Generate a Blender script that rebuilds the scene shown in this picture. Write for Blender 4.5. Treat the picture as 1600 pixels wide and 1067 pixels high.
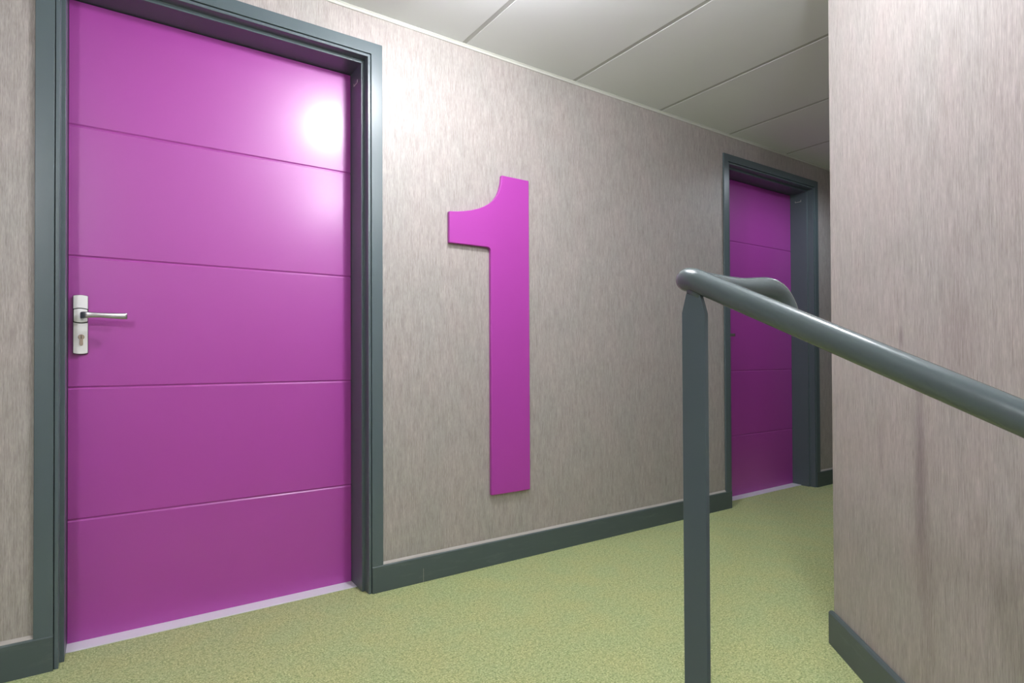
import bpy, bmesh, math
from mathutils import Vector, Matrix

for o in list(bpy.data.objects):
    bpy.data.objects.remove(o, do_unlink=True)
S = bpy.context.scene
C = S.collection

# ------------------------------------------------------------------ camera
D, H_CAM = 2.1705, 0.8934
YAW, PITCH, ROLL, F_PX, CY = 0.6021, 0.0100, -0.0044, 922.328, 550.7445
cd = bpy.data.cameras.new('camera'); cam = bpy.data.objects.new('camera', cd); C.objects.link(cam)
fw = Vector((math.sin(YAW)*math.cos(PITCH), math.cos(YAW)*math.cos(PITCH), math.sin(PITCH)))
rt = Vector((math.cos(YAW), -math.sin(YAW), 0)); up = rt.cross(fw)
r2 = rt*math.cos(ROLL)+up*math.sin(ROLL); u2 = -rt*math.sin(ROLL)+up*math.cos(ROLL)
m = Matrix((r2, u2, -fw)).transposed().to_4x4(); m.translation = (0, -D, H_CAM)
cam.matrix_world = m
cd.sensor_fit = 'HORIZONTAL'; cd.sensor_width = 36.0; cd.lens = F_PX*36/1600
cd.shift_y = (CY-533.5)/1600; cd.clip_start = 0.02
S.camera = cam

# ------------------------------------------------------------------ world, exposure
w = bpy.data.worlds.new('world'); S.world = w; w.use_nodes = True
w.node_tree.nodes['Background'].inputs[0].default_value = (0.8, 0.85, 0.9, 1)
w.node_tree.nodes['Background'].inputs[1].default_value = 0.05
S.view_settings.view_transform = 'Standard'; S.view_settings.look = 'None'
S.view_settings.gamma = 1; S.view_settings.use_curve_mapping = False
S.view_settings.exposure = 0.42

CEIL = 2.2304
LAMP_A = (1.01, -0.76)            # opal drum lamp under the ceiling of the landing
LAMP_B = (1.292, -1.672, 2.02)    # bulkhead lamp on the splayed wall
FILL_D = (-0.75, -2.55)           # unseen fill lamp added over the stairs, behind the camera
LAMP_C = (3.70, -0.60)            # weak cool spot farther down the corridor
P_A, P_B, P_C, P_D = 140.0, 270.0, 24.0, 120.0

# ------------------------------------------------------------------ materials
def srgb(r, g, b):
    f = lambda c: c/12.92 if c <= 0.04045 else ((c+0.055)/1.055)**2.4
    return (f(r/255), f(g/255), f(b/255), 1)

class Mat:
    def __init__(s, name):
        s.m = bpy.data.materials.new(name); s.m.use_nodes = True
        s.t = s.m.node_tree; s.b = s.t.nodes['Principled BSDF']
    def n(s, typ, **kw):
        n = s.t.nodes.new(typ)
        for k, v in kw.items():
            if k in n.inputs: n.inputs[k].default_value = v
            else: setattr(n, k, v)
        return n
    def l(s, a, b): s.t.links.new(a, b)
    def coords(s, scale=(1, 1, 1)):
        tc = s.n('ShaderNodeTexCoord'); mp = s.n('ShaderNodeMapping')
        mp.inputs['Scale'].default_value = scale
        s.l(tc.outputs['Object'], mp.inputs['Vector']); return mp.outputs['Vector']
    def noise(s, scale, sc=(1, 1, 1), detail=2, rough=0.5):
        n = s.n('ShaderNodeTexNoise'); n.inputs['Scale'].default_value = scale
        n.inputs['Detail'].default_value = detail; n.inputs['Roughness'].default_value = rough
        s.l(s.coords(sc), n.inputs['Vector']); return n.outputs['Fac']
    def ramp(s, fac, stops):
        r = s.n('ShaderNodeValToRGB'); e = r.color_ramp.elements
        while len(e) < len(stops): e.new(0.5)
        for i, (p, c) in enumerate(stops): e[i].position = p; e[i].color = c
        s.l(fac, r.inputs['Fac']); return r.outputs['Color']
    def mix(s, a, b, fac, mode='MIX'):
        n = s.n('ShaderNodeMix'); n.data_type = 'RGBA'; n.blend_type = mode
        if isinstance(fac, (int, float)): n.inputs[0].default_value = fac
        else: s.l(fac, n.inputs[0])
        for i, v in ((6, a), (7, b)):
            if isinstance(v, tuple): n.inputs[i].default_value = v
            else: s.l(v, n.inputs[i])
        return n.outputs[2]
    def math(s, op, a, b=0.0):
        n = s.n('ShaderNodeMath'); n.operation = op
        for i, v in ((0, a), (1, b)):
            if isinstance(v, (int, float)): n.inputs[i].default_value = v
            else: s.l(v, n.inputs[i])
        return n.outputs[0]
    def bump(s, h, strength, dist):
        n = s.n('ShaderNodeBump'); n.inputs['Strength'].default_value = strength
        n.inputs['Distance'].default_value = dist; s.l(h, n.inputs['Height'])
        s.l(n.outputs['Normal'], s.b.inputs['Normal'])

def plain(name, col, rough=0.5, metal=0.0, coat=0.0, coat_rough=0.1, spec=0.5):
    q = Mat(name); q.b.inputs['Base Color'].default_value = col
    q.b.inputs['Roughness'].default_value = rough; q.b.inputs['Metallic'].default_value = metal
    q.b.inputs['Coat Weight'].default_value = coat; q.b.inputs['Coat Roughness'].default_value = coat_rough
    q.b.inputs['Specular IOR Level'].default_value = spec
    return q

def wallpaper(name, stains=()):
    q = Mat(name)
    fine = q.noise(1.0, (330, 330, 15), 4, 0.7)            # thin vertical threads
    thread = q.noise(1.0, (900, 900, 55), 1, 0.5)
    blot = q.noise(1.0, (55, 55, 10), 3, 0.6)               # soft vertical patches
    big = q.noise(1.0, (7, 7, 4), 2, 0.5)
    a = q.ramp(fine, [(0.32, srgb(134, 126, 122)), (0.66, srgb(194, 188, 184))])
    b = q.ramp(blot, [(0.30, srgb(149, 142, 136)), (0.72, srgb(184, 177, 174))])
    c = q.mix(a, b, 0.45)
    c = q.mix(c, q.ramp(thread, [(0.30, (0.80, 0.80, 0.80, 1)), (0.70, (1.12, 1.12, 1.12, 1))]), 0.8, 'MULTIPLY')
    c = q.mix(c, q.ramp(big, [(0.35, (0.96, 0.98, 0.97, 1)), (0.65, (1.04, 1.0, 1.0, 1))]), 0.7, 'MULTIPLY')
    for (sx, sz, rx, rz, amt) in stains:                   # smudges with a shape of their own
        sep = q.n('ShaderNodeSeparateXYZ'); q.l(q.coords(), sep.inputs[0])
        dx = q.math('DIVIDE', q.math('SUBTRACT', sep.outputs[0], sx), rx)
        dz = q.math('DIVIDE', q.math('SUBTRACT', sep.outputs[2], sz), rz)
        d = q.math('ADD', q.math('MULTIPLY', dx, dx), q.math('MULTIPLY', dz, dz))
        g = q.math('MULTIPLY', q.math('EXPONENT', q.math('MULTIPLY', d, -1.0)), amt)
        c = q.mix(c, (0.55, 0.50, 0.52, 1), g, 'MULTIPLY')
    q.l(c, q.b.inputs['Base Color'])
    q.b.inputs['Roughness'].default_value = 0.48
    q.b.inputs['Specular IOR Level'].default_value = 0.45
    q.bump(fine, 0.25, 0.0006)
    return q.m

M = {}
M['paper'] = wallpaper('wallpaper')
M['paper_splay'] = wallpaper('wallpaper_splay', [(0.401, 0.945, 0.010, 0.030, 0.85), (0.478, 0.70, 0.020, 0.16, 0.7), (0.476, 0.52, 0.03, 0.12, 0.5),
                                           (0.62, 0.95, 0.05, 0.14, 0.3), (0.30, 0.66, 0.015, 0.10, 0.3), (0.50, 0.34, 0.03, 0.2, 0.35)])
# carpet
q = Mat('green_carpet')
n1 = q.noise(190, (1, 1, 1), 4, 0.8); n2 = q.noise(75, (1, 1, 1), 3, 0.7); n3 = q.noise(7, (1, 1, 1), 2, 0.5)
c = q.ramp(n1, [(0.33, srgb(98, 112, 66)), (0.44, srgb(170, 182, 122)), (0.54, srgb(200, 206, 148)), (0.66, srgb(234, 236, 186))])
c = q.mix(c, q.ramp(n2, [(0.36, (0.68, 0.74, 0.66, 1)), (0.55, (1.03, 1.03, 1.02, 1))]), 0.8, 'MULTIPLY')
c = q.mix(c, q.ramp(n3, [(0.35, (0.93, 1.0, 0.98, 1)), (0.65, (1.03, 1.01, 0.94, 1))]), 0.8, 'MULTIPLY')
q.l(c, q.b.inputs['Base Color']); q.b.inputs['Roughness'].default_value = 0.95
q.b.inputs['Specular IOR Level'].default_value = 0.1
q.b.inputs['Sheen Weight'].default_value = 0.15
q.bump(n1, 0.9, 0.004); M['carpet'] = q.m
# painted surfaces
q = plain('purple_lacquer', srgb(168, 62, 160), 0.44, spec=0.6, coat=0.65, coat_rough=0.25)
nz = q.noise(600, (1, 1, 1), 1); q.bump(nz, 0.06, 0.0004); M['purple'] = q.m
q = plain('purple_board', srgb(170, 64, 162), 0.42, spec=0.4); M['purple_board'] = q.m
q = plain('grey_frame_paint', srgb(84, 97, 101), 0.33, spec=0.5)
nz = q.noise(420, (1, 1, 1), 2); q.bump(nz, 0.22, 0.0006); M['frame'] = q.m
q = plain('grey_skirting_paint', srgb(78, 90, 90), 0.45, spec=0.4)
sc = q.noise(1.0, (6, 6, 40), 4, 0.7)
c = q.ramp(sc, [(0.55, srgb(78, 90, 90)), (0.75, srgb(92, 103, 103))]); q.l(c, q.b.inputs['Base Color']); M['skirting'] = q.m
q = plain('rail_paint', srgb(84, 96, 98), 0.27, spec=0.5, coat=0.15, coat_rough=0.08)
nz = q.noise(60, (1, 1, 1), 2); q.bump(nz, 0.10, 0.002); M['rail'] = q.m
q = plain('post_paint', srgb(82, 95, 101), 0.38, spec=0.4)
nz = q.noise(60, (1, 1, 1), 2); q.bump(nz, 0.08, 0.002); M['post'] = q.m
M['ceiling'] = plain('ceiling_panel', srgb(228, 230, 232), 0.6, spec=0.3).m
M['ceiling_joint'] = plain('ceiling_joint', srgb(186, 187, 185), 0.7).m
M['ceil_trim'] = plain('ceiling_angle', srgb(192, 192, 184), 0.4).m
q = plain('brushed_aluminium', srgb(238, 238, 244), 0.35, 0.12)
nz = q.noise(1.0, (6, 900, 900), 2); q.bump(nz, 0.08, 0.0004); M['alu'] = q.m
M['plate'] = plain('satin_steel', srgb(238, 238, 236), 0.42, 0.4).m
M['lever'] = plain('polished_steel', srgb(190, 190, 190), 0.22, 1.0).m
M['brass'] = plain('worn_brass', srgb(176, 160, 144), 0.3, 0.8).m
M['dark'] = plain('dark_gap', srgb(24, 24, 26), 0.8).m
M['caulk'] = plain('caulk', srgb(176, 170, 164), 0.7).m
M['white_metal'] = plain('white_metal', srgb(225, 225, 222), 0.4).m
def emit(name, col, strength):
    q = Mat(name); q.b.inputs['Base Color'].default_value = (1, 1, 1, 1)
    q.b.inputs['Emission Color'].default_value = col; q.b.inputs['Emission Strength'].default_value = strength
    return q.m
M['glow_b'] = emit('lamp_diffuser_glow', (0.93, 0.955, 1.0, 1), P_B)
M['glow_d'] = emit('fill_globe_glow', (0.93, 0.945, 1.0, 1), P_D)
M['glow_a'] = emit('drum_glow', (0.95, 0.96, 1.0, 1), P_A)
M['glow_c'] = emit('cool_lens_glow', (0.85, 0.92, 1.0, 1), 6)

# ------------------------------------------------------------------ mesh helpers
def add_box(bm, x0, x1, y0, y1, z0, z1):
    v = [bm.verts.new(p) for p in ((x0,y0,z0),(x1,y0,z0),(x1,y1,z0),(x0,y1,z0),(x0,y0,z1),(x1,y0,z1),(x1,y1,z1),(x0,y1,z1))]
    for f in ((3,2,1,0),(4,5,6,7),(0,1,5,4),(1,2,6,5),(2,3,7,6),(3,0,4,7)):
        bm.faces.new([v[i] for i in f])

def box(x0, x1, y0, y1, z0, z1):
    bm = bmesh.new(); add_box(bm, x0, x1, y0, y1, z0, z1); return bm

def prism(pts, axis, a0, a1, bm=None):
    """closed polygon extruded along an axis; pts are the two other coordinates in order"""
    bm = bm or bmesh.new()
    def P(p, a):
        return {'x': (a, p[0], p[1]), 'y': (p[0], a, p[1]), 'z': (p[0], p[1], a)}[axis]
    r0 = [bm.verts.new(P(p, a0)) for p in pts]; r1 = [bm.verts.new(P(p, a1)) for p in pts]
    n = len(pts)
    bm.faces.new(r0[::-1]); bm.faces.new(r1)
    for i in range(n): bm.faces.new((r0[i], r0[(i+1) % n], r1[(i+1) % n], r1[i]))
    bmesh.ops.recalc_face_normals(bm, faces=bm.faces)
    return bm

def tube(path, radii, n=32, cap=True):
    bm = bmesh.new(); P = [Vector(p) for p in path]; rings = []
    t0 = (P[1]-P[0]).normalized(); ref = Vector((0, 0, 1)) if abs(t0.z) < 0.9 else Vector((1, 0, 0))
    u = t0.cross(ref).normalized()
    for i, p in enumerate(P):
        t = (P[min(i+1, len(P)-1)]-P[max(i-1, 0)]).normalized()
        u = (u - t*u.dot(t)).normalized(); v = t.cross(u)
        r = radii[i] if isinstance(radii, (list, tuple)) else radii
        rings.append([bm.verts.new(p + (u*math.cos(a)+v*math.sin(a))*r) for a in [2*math.pi*k/n for k in range(n)]])
    for a, b in zip(rings, rings[1:]):
        for k in range(n): bm.faces.new((a[k], a[(k+1) % n], b[(k+1) % n], b[k]))
    if cap: bm.faces.new(rings[0][::-1]); bm.faces.new(rings[-1])
    bmesh.ops.recalc_face_normals(bm, faces=bm.faces)
    return bm

def lathe(prof, n=48):
    """profile of (r, z), around Z"""
    bm = bmesh.new(); rings = []
    for r, z in prof:
        rings.append([bm.verts.new((r*math.cos(2*math.pi*k/n), r*math.sin(2*math.pi*k/n), z)) for k in range(n)])
    for a, b in zip(rings, rings[1:]):
        for k in range(n): bm.faces.new((a[k], a[(k+1) % n], b[(k+1) % n], b[k]))
    if prof[0][0] > 1e-4: bm.faces.new(rings[0][::-1])
    if prof[-1][0] > 1e-4: bm.faces.new(rings[-1])
    bmesh.ops.remove_doubles(bm, verts=bm.verts, dist=1e-6)
    bmesh.ops.recalc_face_normals(bm, faces=bm.faces)
    return bm

def catmull(pts, k=8):
    P = [Vector(p) for p in pts]; P = [P[0]*2-P[1]]+P+[P[-1]*2-P[-2]]; out = []
    for i in range(1, len(P)-2):
        a, b, c, d = P[i-1:i+3]
        for s in range(k):
            t = s/k
            out.append(0.5*((2*b)+(c-a)*t+(2*a-5*b+4*c-d)*t*t+(3*b-3*c+d-a)*t**3))
    out.append(P[-2]); return out

def obj(name, bm, mat, parent=None, bevel=0, smooth=False, seg=2):
    me = bpy.data.meshes.new(name); bm.to_mesh(me); bm.free()
    o = bpy.data.objects.new(name, me); C.objects.link(o); me.materials.append(M[mat])
    if parent: o.parent = parent
    if smooth:
        for p in me.polygons: p.use_smooth = True
    if bevel:
        b = o.modifiers.new('bevel', 'BEVEL'); b.width = bevel; b.segments = seg; b.limit_method = 'ANGLE'
        b.angle_limit = math.radians(35)
        for p in me.polygons: p.use_smooth = True
        wn = o.modifiers.new('wn', 'WEIGHTED_NORMAL'); wn.keep_sharp = True
    return o

def struct(name, bm, mat, label=None, **kw):
    o = obj(name, bm, mat, **kw); o['kind'] = 'structure'
    if label: o['label'] = label
    return o

def thing(name, label, cat, loc=(0, 0, 0), kind=None, group=None):
    o = bpy.data.objects.new(name, None); C.objects.link(o); o.location = loc
    o.empty_display_size = 0.1
    o['label'] = label; o['category'] = cat
    if kind: o['kind'] = kind
    if group: o['group'] = group
    return o

# ------------------------------------------------------------------ setting
XL, XR_, YB = -1.7, 6.6, -3.4            # extents of the corridor and stairwell
DX = 3.184                                # door spacing
OW0, OW1 = -0.101, 0.811                  # clear opening of the first door
ZO = 2.040                                # underside of the head
FO = 0.069                                # total width of the frame
G = 0.0225                                # jamb thickness seen from the front
CORNER = Vector((1.868, -1.216, 0)); ANG = math.atan2(-0.754, -0.657)
Z_LOW = -1.15

# left wall with two door openings
bm = bmesh.new()
x = XL
for k in range(2):
    a, b = OW0-G+k*DX, OW1+G+k*DX
    add_box(bm, x, a, 0, 0.22, 0, CEIL+0.1)
    add_box(bm, a, b, 0, 0.22, ZO+G, CEIL+0.1)
    x = b
add_box(bm, x, XR_, 0, 0.22, 0, CEIL+0.1)
struct('wall_left', bm, 'paper', 'taupe papered corridor wall with the two purple doors')
# splayed wall on the right: local x runs along the wall towards the stairs
bm = bmesh.new(); add_box(bm, 0, 2.85, 0, 0.16, Z_LOW, CEIL+0.1)
o = struct('wall_right', bm, 'paper_splay', 'taupe papered splayed wall at the right, beside the handrail')
o.location = CORNER; o.rotation_euler = (0, 0, ANG)
# corridor wall behind the corner, far end, stairwell walls
struct('wall_corridor', prism([(1.868, -1.216), (XR_, -1.216), (XR_, -1.376), (1.868+0.062, -1.376)], 'z', 0, CEIL+0.1), 'paper')
struct('wall_end', box(XR_, XR_+0.15, -1.4, 0.22, 0, CEIL+0.1), 'paper')
struct('wall_near', box(XL-0.15, XL, YB, 0.22, Z_LOW, CEIL+0.1), 'paper')
struct('wall_back', box(XL-0.15, 0.6, YB-0.15, YB, Z_LOW, CEIL+0.1), 'paper')
# floor: landing and corridor, one slab, its edge at the head of the stairs
struct('floor', prism([(XL, 0.10), (XL, -1.56), (0.94, -1.56), (0.94, -2.25), (1.0, -2.20), (1.868, -1.216), (XR_, -1.216), (XR_, 0.10)], 'z', -0.12, 0.0), 'carpet', 'speckled green carpet of the landing')
bm = bmesh.new()
add_box(bm, OW0, OW1, 0.10, 0.30, -0.02, 0.0005); add_box(bm, OW0+DX, OW1+DX, 0.10, 0.30, -0.02, 0.0005)
struct('trim_2', bm, 'carpet')
bm = bmesh.new()
for k in range(6):
    add_box(bm, XL, 0.94, -1.56-0.30*(k+1), -1.56-0.30*k, -0.12-0.138*(k+1)-0.1, -0.138*(k+1))
struct('stairs', bm, 'carpet', 'green carpeted steps going down from the landing')
struct('floor_lower', box(XL, 0.94, YB, -1.56, Z_LOW-0.1, Z_LOW), 'carpet')

# ceiling: metal planks with recessed joints
bm = bmesh.new(); T0, TD, J = 1.2474, 0.6096, 0.0105
k = -5
while T0+k*TD < XR_:
    xa = max(T0+k*TD+J, XL); xb = min(T0+(k+1)*TD-J, XR_)
    add_box(bm, xa, xb, YB, -0.004, CEIL, CEIL+0.02); k += 1
struct('ceiling', bm, 'ceiling', 'pale grey panelled ceiling with narrow joints', bevel=0.0005)
struct('ceiling_backing', box(XL, XR_, YB, 0.0, CEIL+0.0010, CEIL+0.06), 'ceiling_joint')
struct('trim_1', prism([(-0.0, CEIL-0.014), (-0.004, CEIL-0.014), (-0.004, CEIL-0.004), (-0.007, CEIL-0.0025), (-0.007, CEIL+0.004), (-0.0, CEIL+0.004)], 'x', XL, XR_), 'ceil_trim', bevel=0.0012)

# skirting
BH, BT = 0.102, 0.014
def skirting(name, x0, x1):
    o = struct(name, prism([(0, 0), (-BT, 0), (-BT, BH-0.004), (-BT+0.004, BH), (0, BH)], 'x', x0, x1), 'skirting', bevel=0.001)
    return o
XA = 0.045
skirting('baseboard_left', XL, OW0-G-0.001)
skirting('baseboard_middle', OW1+G+0.002, OW0+DX-G+0.004)
skirting('baseboard_far', OW1+DX+G+0.002, XR_)
for n_, a_, b_ in (('baseboard_left', XL, OW0-FO), ('baseboard_middle', OW1+FO, OW0+DX-FO), ('baseboard_far', OW1+DX+FO, XR_)):
    cb = obj('caulk_line', prism([(0, BH-0.001), (-0.009, BH-0.001), (-0.006, BH+0.004), (0, BH+0.009)], 'x', a_, b_), 'caulk')
    cb.parent = bpy.data.objects[n_]; cb['label'] = 'pale caulk line'
mk_ = obj('scratch', box(1.0472, 1.0482, -BT-0.0004, -BT+0.001, 0.001, 0.055), 'caulk', bpy.data.objects['baseboard_middle']); mk_['label'] = 'pale upright scratch'
bm = prism([(0.0, 0.0), (0.0, BH), (-BT+0.005, BH), (-BT, BH-0.005), (-BT, 0.0)], 'x', -0.008, 1.45)
ob = struct('baseboard_right', bm, 'skirting', 'dark grey skirting along the splayed right wall', bevel=0.001)
ob.location = CORNER; ob.rotation_euler = (0, 0, ANG)
# wall_right's room side must be local -y after rotation
# ------------------------------------------------------------------ doors
def u_sweep(x0, x1, zt, prof):
    """profile (o, y): o = distance outward from the opening; swept up, across and down with mitres"""
    bm = bmesh.new(); st = []
    for f in (lambda o, y: (x0-o, y, 0.0), lambda o, y: (x0-o, y, zt+o), lambda o, y: (x1+o, y, zt+o), lambda o, y: (x1+o, y, 0.0)):
        st.append([bm.verts.new(f(o, y)) for o, y in prof])
    n = len(prof)
    for a, b in zip(st, st[1:]):
        for i in range(n): bm.faces.new((a[i], a[(i+1) % n], b[(i+1) % n], b[i]))
    bm.faces.new(st[0]); bm.faces.new(st[-1][::-1])
    bmesh.ops.recalc_face_normals(bm, faces=bm.faces); return bm

GROOVES = (1.640, 1.2232, 0.8063, 0.3893)
def make_door(name, label):
    t = thing(name, label, 'door', kind='structure')
    # leaf with four V grooves across it
    y0, y1 = 0.150, 0.190; prof = [(y0, 0.006)]
    for z in reversed(GROOVES):
        prof += [(y0, z-0.005), (y0+0.0035, z-0.0012), (y0+0.0035, z+0.0012), (y0, z+0.005)]
    prof += [(y0, ZO-0.003), (y1, ZO-0.003), (y1, 0.006)]
    obj('door_leaf', prism(prof, 'x', OW0+0.0015, OW1-0.0015), 'purple', t, bevel=0.0006)
    obj('frame', u_sweep(OW0, OW1, ZO, [(0, 0.21), (0, 0.033), (0.012, 0.033), (0.012, -0.007), (0.0225, -0.007), (0.0225, 0.21)]), 'frame', t, bevel=0.0014)
    obj('architrave', u_sweep(OW0, OW1, ZO, [(0.0243, -0.0002), (0.0243, -0.011), (FO, -0.011), (FO, -0.0002)]), 'frame', t, bevel=0.0016)
    obj('shadow_gap', u_sweep(OW0, OW1, ZO, [(0.0226, -0.0001), (0.0226, -0.0015), (0.0242, -0.0015), (0.0242, -0.0001)]), 'dark', t)
    th = obj('threshold', prism([(0.089, 0.0008), (0.0895, 0.0045), (0.16, 0.0062), (0.16, 0.0008)], 'x', OW0+0.0005, OW1-0.0005), 'alu', t, bevel=0.0005)
    th['label'] = 'bright aluminium threshold strip'
    # handle set
    px = -0.0675; yp = 0.150
    hs = bpy.data.objects.new('handle_set', None)
    def arch_plate(z0, z1, up_, dn_, hw, yb, yf):
        n = 10; pts = []
        for i in range(n+1):
            a = -1+2*i/n; pts.append((px+hw*a, z0-dn_*(1-a*a)))
        for i in range(n+1):
            a = 1-2*i/n; pts.append((px+hw*a, z1+up_*(1-a*a)))
        return prism(pts, 'y', yf, yb)
    back = obj('backplate', arch_plate(0.915, 1.098, 0.003, 0.003, 0.0195, yp-0.0002, yp-0.006), 'dark', t, bevel=0.0006)
    back['label'] = 'dark edge plate behind the lock cover'
    obj('lock_cover', arch_plate(0.9165, 1.0135, -0.0035, 0.003, 0.0188, yp-0.006, yp-0.0115), 'plate', t, bevel=0.0012)
    obj('handle_cover', arch_plate(1.0165, 1.0535, 0.003, 0.0035, 0.0178, yp-0.006, yp-0.0125), 'plate', t, bevel=0.0012)
    obj('top_cover', arch_plate(1.056, 1.097, 0.003, -0.003, 0.0188, yp-0.006, yp-0.0115), 'plate', t, bevel=0.0012)
    # lever: square neck turning into a slightly bowed flat bar
    L = [(-0.063, yp-0.0125, 1.034), (-0.063, yp-0.034, 1.034), (-0.0615, yp-0.046, 1.034), (-0.056, yp-0.055, 1.0345), (-0.044, yp-0.058, 1.035),
         (-0.020, yp-0.0585, 1.0350), (0.010, yp-0.060, 1.0342), (0.035, yp-0.063, 1.0338), (0.055, yp-0.066, 1.0340)]
    hw = [0.0055, 0.0055, 0.0058, 0.006, 0.006, 0.0060, 0.0065, 0.007, 0.007]
    hz = [0.0115, 0.0115, 0.0112, 0.0105, 0.0092, 0.0078, 0.0086, 0.0096, 0.0100]
    bmn = bmesh.new(); rings = []
    Ls = catmull(L, 4); idx = [i/4 for i in range(len(Ls))]
    def interp(a, s):
        i = min(int(s), len(a)-2); f = s-i; return a[i]*(1-f)+a[i+1]*f
    for i, p in enumerate(Ls):
        tt = (Ls[min(i+1, len(Ls)-1)]-Ls[max(i-1, 0)]).normalized(); v = Vector((0, 0, 1)); u = tt.cross(v).normalized()
        a_, b_ = interp(hw, idx[i]), interp(hz, idx[i]); r = []
        for k in range(16):
            an = 2*math.pi*(k+0.5)/16; cx, sx = math.cos(an), math.sin(an)
            r.append(bmn.verts.new(p+u*a_*math.copysign(abs(cx)**0.45, cx)+v*b_*math.copysign(abs(sx)**0.45, sx)))
        rings.append(r)
    for a, b in zip(rings, rings[1:]):
        for k in range(16): bmn.faces.new((a[k], a[(k+1) % 16], b[(k+1) % 16], b[k]))
    bmn.faces.new(rings[0]); bmn.faces.new(rings[-1]); bmesh.ops.recalc_face_normals(bmn, faces=bmn.faces)
    lv = obj('lever', bmn, 'lever', t, smooth=True); lv['label'] = 'polished steel lever'
    # euro profile cylinder
    pts = []; zc = 0.967; rr = 0.0085
    for k in range(19):
        an = math.radians(-60+300*k/18); pts.append((-0.0655+rr*math.cos(an), zc+rr*math.sin(an)))
    for k in range(9):
        an = math.pi+math.pi*k/8; pts.append((-0.0655+0.005*math.cos(an), zc-0.022+0.005*math.sin(an)))
    cy = obj('lock_cylinder', prism(pts, 'y', yp-0.0155, yp-0.010), 'brass', t, bevel=0.0008)
    slot = obj('keyway', box(-0.0664, -0.0646, yp-0.0158, yp-0.0150, zc-0.006, zc+0.006), 'dark', cy)
    # small bracket mark at the top of the hinge jamb
    bk = bmesh.new(); xj = OW1-0.0012
    add_box(bk, xj, OW1-0.0001, 0.072, 0.1145, 1.978, 1.981); add_box(bk, xj, OW1-0.0001, 0.072, 0.0745, 1.978, 1.992); add_box(bk, xj, OW1-0.0001, 0.112, 0.1145, 1.978, 1.990)
    mk = obj('jamb_clip', bk, 'ceil_trim', t); mk['label'] = 'small pale bracket on the jamb'
    return t
bpy_door = make_door('door_1', 'purple grooved door with steel lever handle, nearest, left of the numeral')

def dup(root, loc, name, label):
    r = root.copy(); r.name = name; C.objects.link(r); r.location = loc; r['label'] = label
    for ch in list(root.children):
        c_ = ch.copy(); C.objects.link(c_); c_.parent = r
        for g in ch.children:
            d_ = g.copy(); C.objects.link(d_); d_.parent = c_
    return r
dup(bpy_door, (DX, 0, 0), 'door_2', 'purple grooved door farther along the corridor, beyond the numeral and handrail')

# ------------------------------------------------------------------ numeral
t = [(1.370, 0.3035), (1.5745, 0.3035), (1.5745, 1.697), (1.4285, 1.697)]
t += [(1.4245, 1.660), (1.4165, 1.632), (1.404, 1.605), (1.386, 1.582), (1.365, 1.564), (1.340, 1.549), (1.310, 1.535), (1.275, 1.523), (1.238, 1.514), (1.205, 1.508), (1.1675, 1.504)]
t += [(1.1675, 1.374), (1.352, 1.374), (1.3605, 1.3725), (1.3665, 1.3675), (1.3695, 1.361), (1.370, 1.352)]
num = obj('wall_numeral', prism(t, 'y', -0.020, -0.001), 'purple_board', bevel=0.0028)
num['label'] = 'tall purple board numeral 1 fixed to the taupe wall between the two doors'; num['category'] = 'number sign'

# ------------------------------------------------------------------ handrail
RX, RR = 0.903, 0.021
hr = thing('handrail', 'grey painted tubular handrail with a curled end on a flat steel post', 'handrail', (RX, -1.458, 0))
sl = math.tan(math.radians(24.7))
def W(p): return (p[0]-RX, p[1]+1.458, p[2])
pts = [(RX, -3.05, 1.038-sl*(3.05-1.458)), (RX, -2.2, 1.038-sl*(2.2-1.458)), (RX, -1.8, 1.038-sl*(1.8-1.458)), (RX, -1.56, 1.038-sl*0.102), (RX, -1.49, 1.038-sl*0.032),
       (RX+0.001, -1.462, 1.0365), (RX+0.010, -1.436, 1.0420), (RX+0.032, -1.4215, 1.0435), (RX+0.065, -1.420, 1.0430), (RX+0.14, -1.420, 1.0410), (RX+0.20, -1.420, 1.0405), (RX+0.25, -1.420, 1.0430),
       (RX+0.292, -1.421, 1.0445), (RX+0.325, -1.423, 1.036), (RX+0.346, -1.427, 1.015), (RX+0.354, -1.434, 0.992), (RX+0.356, -1.447, 0.972)]
rad = [RR]*5+[0.0212, 0.0225, 0.0222, RR, 0.0205, 0.0205, 0.0225, 0.0240, 0.0245, 0.0240, 0.022, 0.021]
path = catmull([W(p) for p in pts], 8)
rr = []
for i in range(len(path)):
    s_ = i/8; a = min(int(s_), len(rad)-2); f = s_-a; rr.append(rad[a]*(1-f)+rad[a+1]*f)
# rounded closing cap
tdir = (path[-1]-path[-2]).normalized(); base = path[-1]
for k in range(1, 6):
    an = k/5*math.pi/2*0.97; path.append(base+tdir*0.014*math.sin(an)); rr.append(0.021*math.cos(an))
rail = obj('rail', tube(path, rr, 40), 'rail', hr, smooth=True)
# flat bar post, top tapered under the tube
P0, P1 = -1.432+1.458, -1.484+1.458
zr = lambda y: 1.038+sl*(y)*1.0
post = prism([(P0, 0.0), (P0, 0.978), (0.016, 1.013), (0.010, 1.0245), (-0.012, 1.014), (-0.016, 1.0065), (P1, 0.974), (P1, 0.0)], 'x', -0.005, 0.005)
obj('post', post, 'post', hr, bevel=0.001)
fl = obj('foot_plate', box(-0.03, 0.03, -0.045, 0.045, 0, 0.008), 'rail', hr, bevel=0.002)
wb = tube([(0, 0.012, 1.019), (0, -0.014, 1.008)], 0.0075, 12); obj('weld', wb, 'rail', hr, smooth=True)
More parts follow.
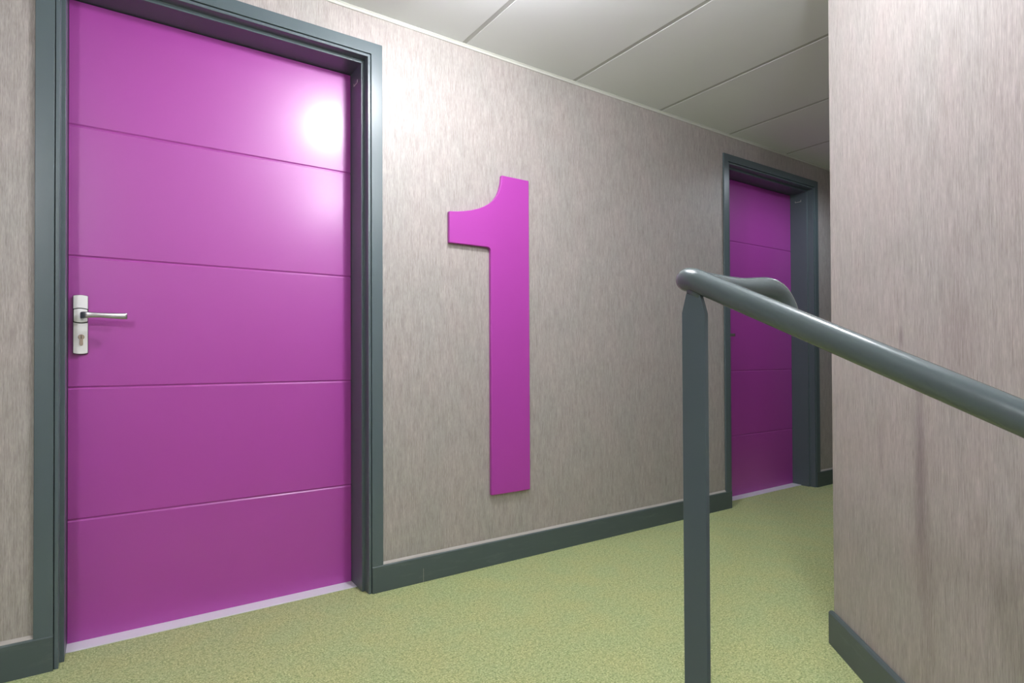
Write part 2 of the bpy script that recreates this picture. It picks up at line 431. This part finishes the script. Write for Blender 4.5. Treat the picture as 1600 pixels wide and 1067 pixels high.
# ------------------------------------------------------------------ lamps (all outside the frame)
def downlight(name, label, x, y, glow, power, color, angle, blend, radius):
    t = thing(name, label, 'lamp', (x, y, CEIL), group=None)
    obj('trim_ring', lathe([(0.034, -0.0005), (0.036, -0.004), (0.046, -0.003), (0.048, -0.0003)]), 'white_metal', t, smooth=True)
    obj('lens', lathe([(0.0, -0.0012), (0.034, -0.0012), (0.034, -0.0004), (0.0, -0.0004)]), glow, t)
    ld = bpy.data.lights.new('spot_light', 'SPOT'); ld.energy = power; ld.color = color
    ld.spot_size = math.radians(angle); ld.spot_blend = blend; ld.shadow_soft_size = radius
    lo = bpy.data.objects.new('spot_light', ld); C.objects.link(lo); lo.parent = t; lo.location = (0, 0, -0.012)
    return t
dl = thing('ceiling_lamp', 'opal drum ceiling lamp over the landing in front of the numeral', 'lamp', (LAMP_A[0], LAMP_A[1], CEIL))
obj('lamp_base', lathe([(0.0, -0.0005), (0.085, -0.0005), (0.09, -0.004), (0.09, -0.018), (0.0, -0.018)]), 'white_metal', dl, smooth=True)
obj('diffuser', lathe([(0.0, -0.115), (0.045, -0.113), (0.07, -0.102), (0.080, -0.085), (0.080, -0.0185), (0.0, -0.0185)]), 'glow_a', dl, smooth=True)
downlight('ceiling_spotlight', 'round recessed ceiling spotlight farther down the corridor behind the corner', LAMP_C[0], LAMP_C[1], 'glow_c', P_C, (0.80, 0.88, 1.0), 165, 0.6, 0.05)
# bulkhead lamp on the splayed wall
nrm = Vector((-math.sin(-ANG), 0, 0))
bx_, by_, bz_ = LAMP_B
dv = Vector((math.cos(ANG), math.sin(ANG), 0)); nv = Vector((dv.y, -dv.x, 0))
if nv.dot(Vector((bx_, by_, 0))-CORNER) < 0: nv = -nv
dist = nv.dot(Vector((bx_, by_, 0))-CORNER); foot = Vector((bx_, by_, bz_))-nv*dist
wl = thing('wall_lamp', 'round opal wall lamp high on the splayed right wall', 'lamp', foot)
wl.rotation_euler = (0, 0, math.atan2(nv.y, nv.x))
def alongx(bm): bmesh.ops.rotate(bm, verts=bm.verts, cent=(0, 0, 0), matrix=Matrix.Rotation(math.pi/2, 3, 'Y')); return bm
obj('lamp_base', alongx(lathe([(0.0, 0.0), (0.055, 0.0), (0.055, 0.02), (0.03, 0.03), (0.02, dist-0.055), (0.0, dist-0.055)])), 'white_metal', wl, smooth=True)
gl = bmesh.new(); bmesh.ops.create_uvsphere(gl, u_segments=32, v_segments=20, radius=0.045)
bmesh.ops.translate(gl, verts=gl.verts, vec=(dist, 0, 0))
obj('diffuser', gl, 'glow_b', wl, smooth=True)

obj('shield', alongx(lathe([(0.02, dist-0.052), (0.11, dist-0.050), (0.115, dist-0.040), (0.11, dist-0.045), (0.02, dist-0.047)])), 'white_metal', wl, smooth=True)  # unseen dish, added to stop the globe overlighting the wall behind it
pl = thing('fill_lamp', 'added fill globe over the green stairs, out of view', 'lamp', (FILL_D[0], FILL_D[1], CEIL))  # made-up fill source, brightens the ceiling and surfaces facing the camera
obj('cord', lathe([(0.0, -0.001), (0.05, -0.001), (0.045, -0.02), (0.005, -0.03), (0.005, -0.19), (0.0, -0.19)]), 'white_metal', pl, smooth=True)
gd = bmesh.new(); bmesh.ops.create_uvsphere(gd, u_segments=32, v_segments=20, radius=0.09)
bmesh.ops.translate(gd, verts=gd.verts, vec=(0, 0, -0.27)); obj('globe', gd, 'glow_d', pl, smooth=True)
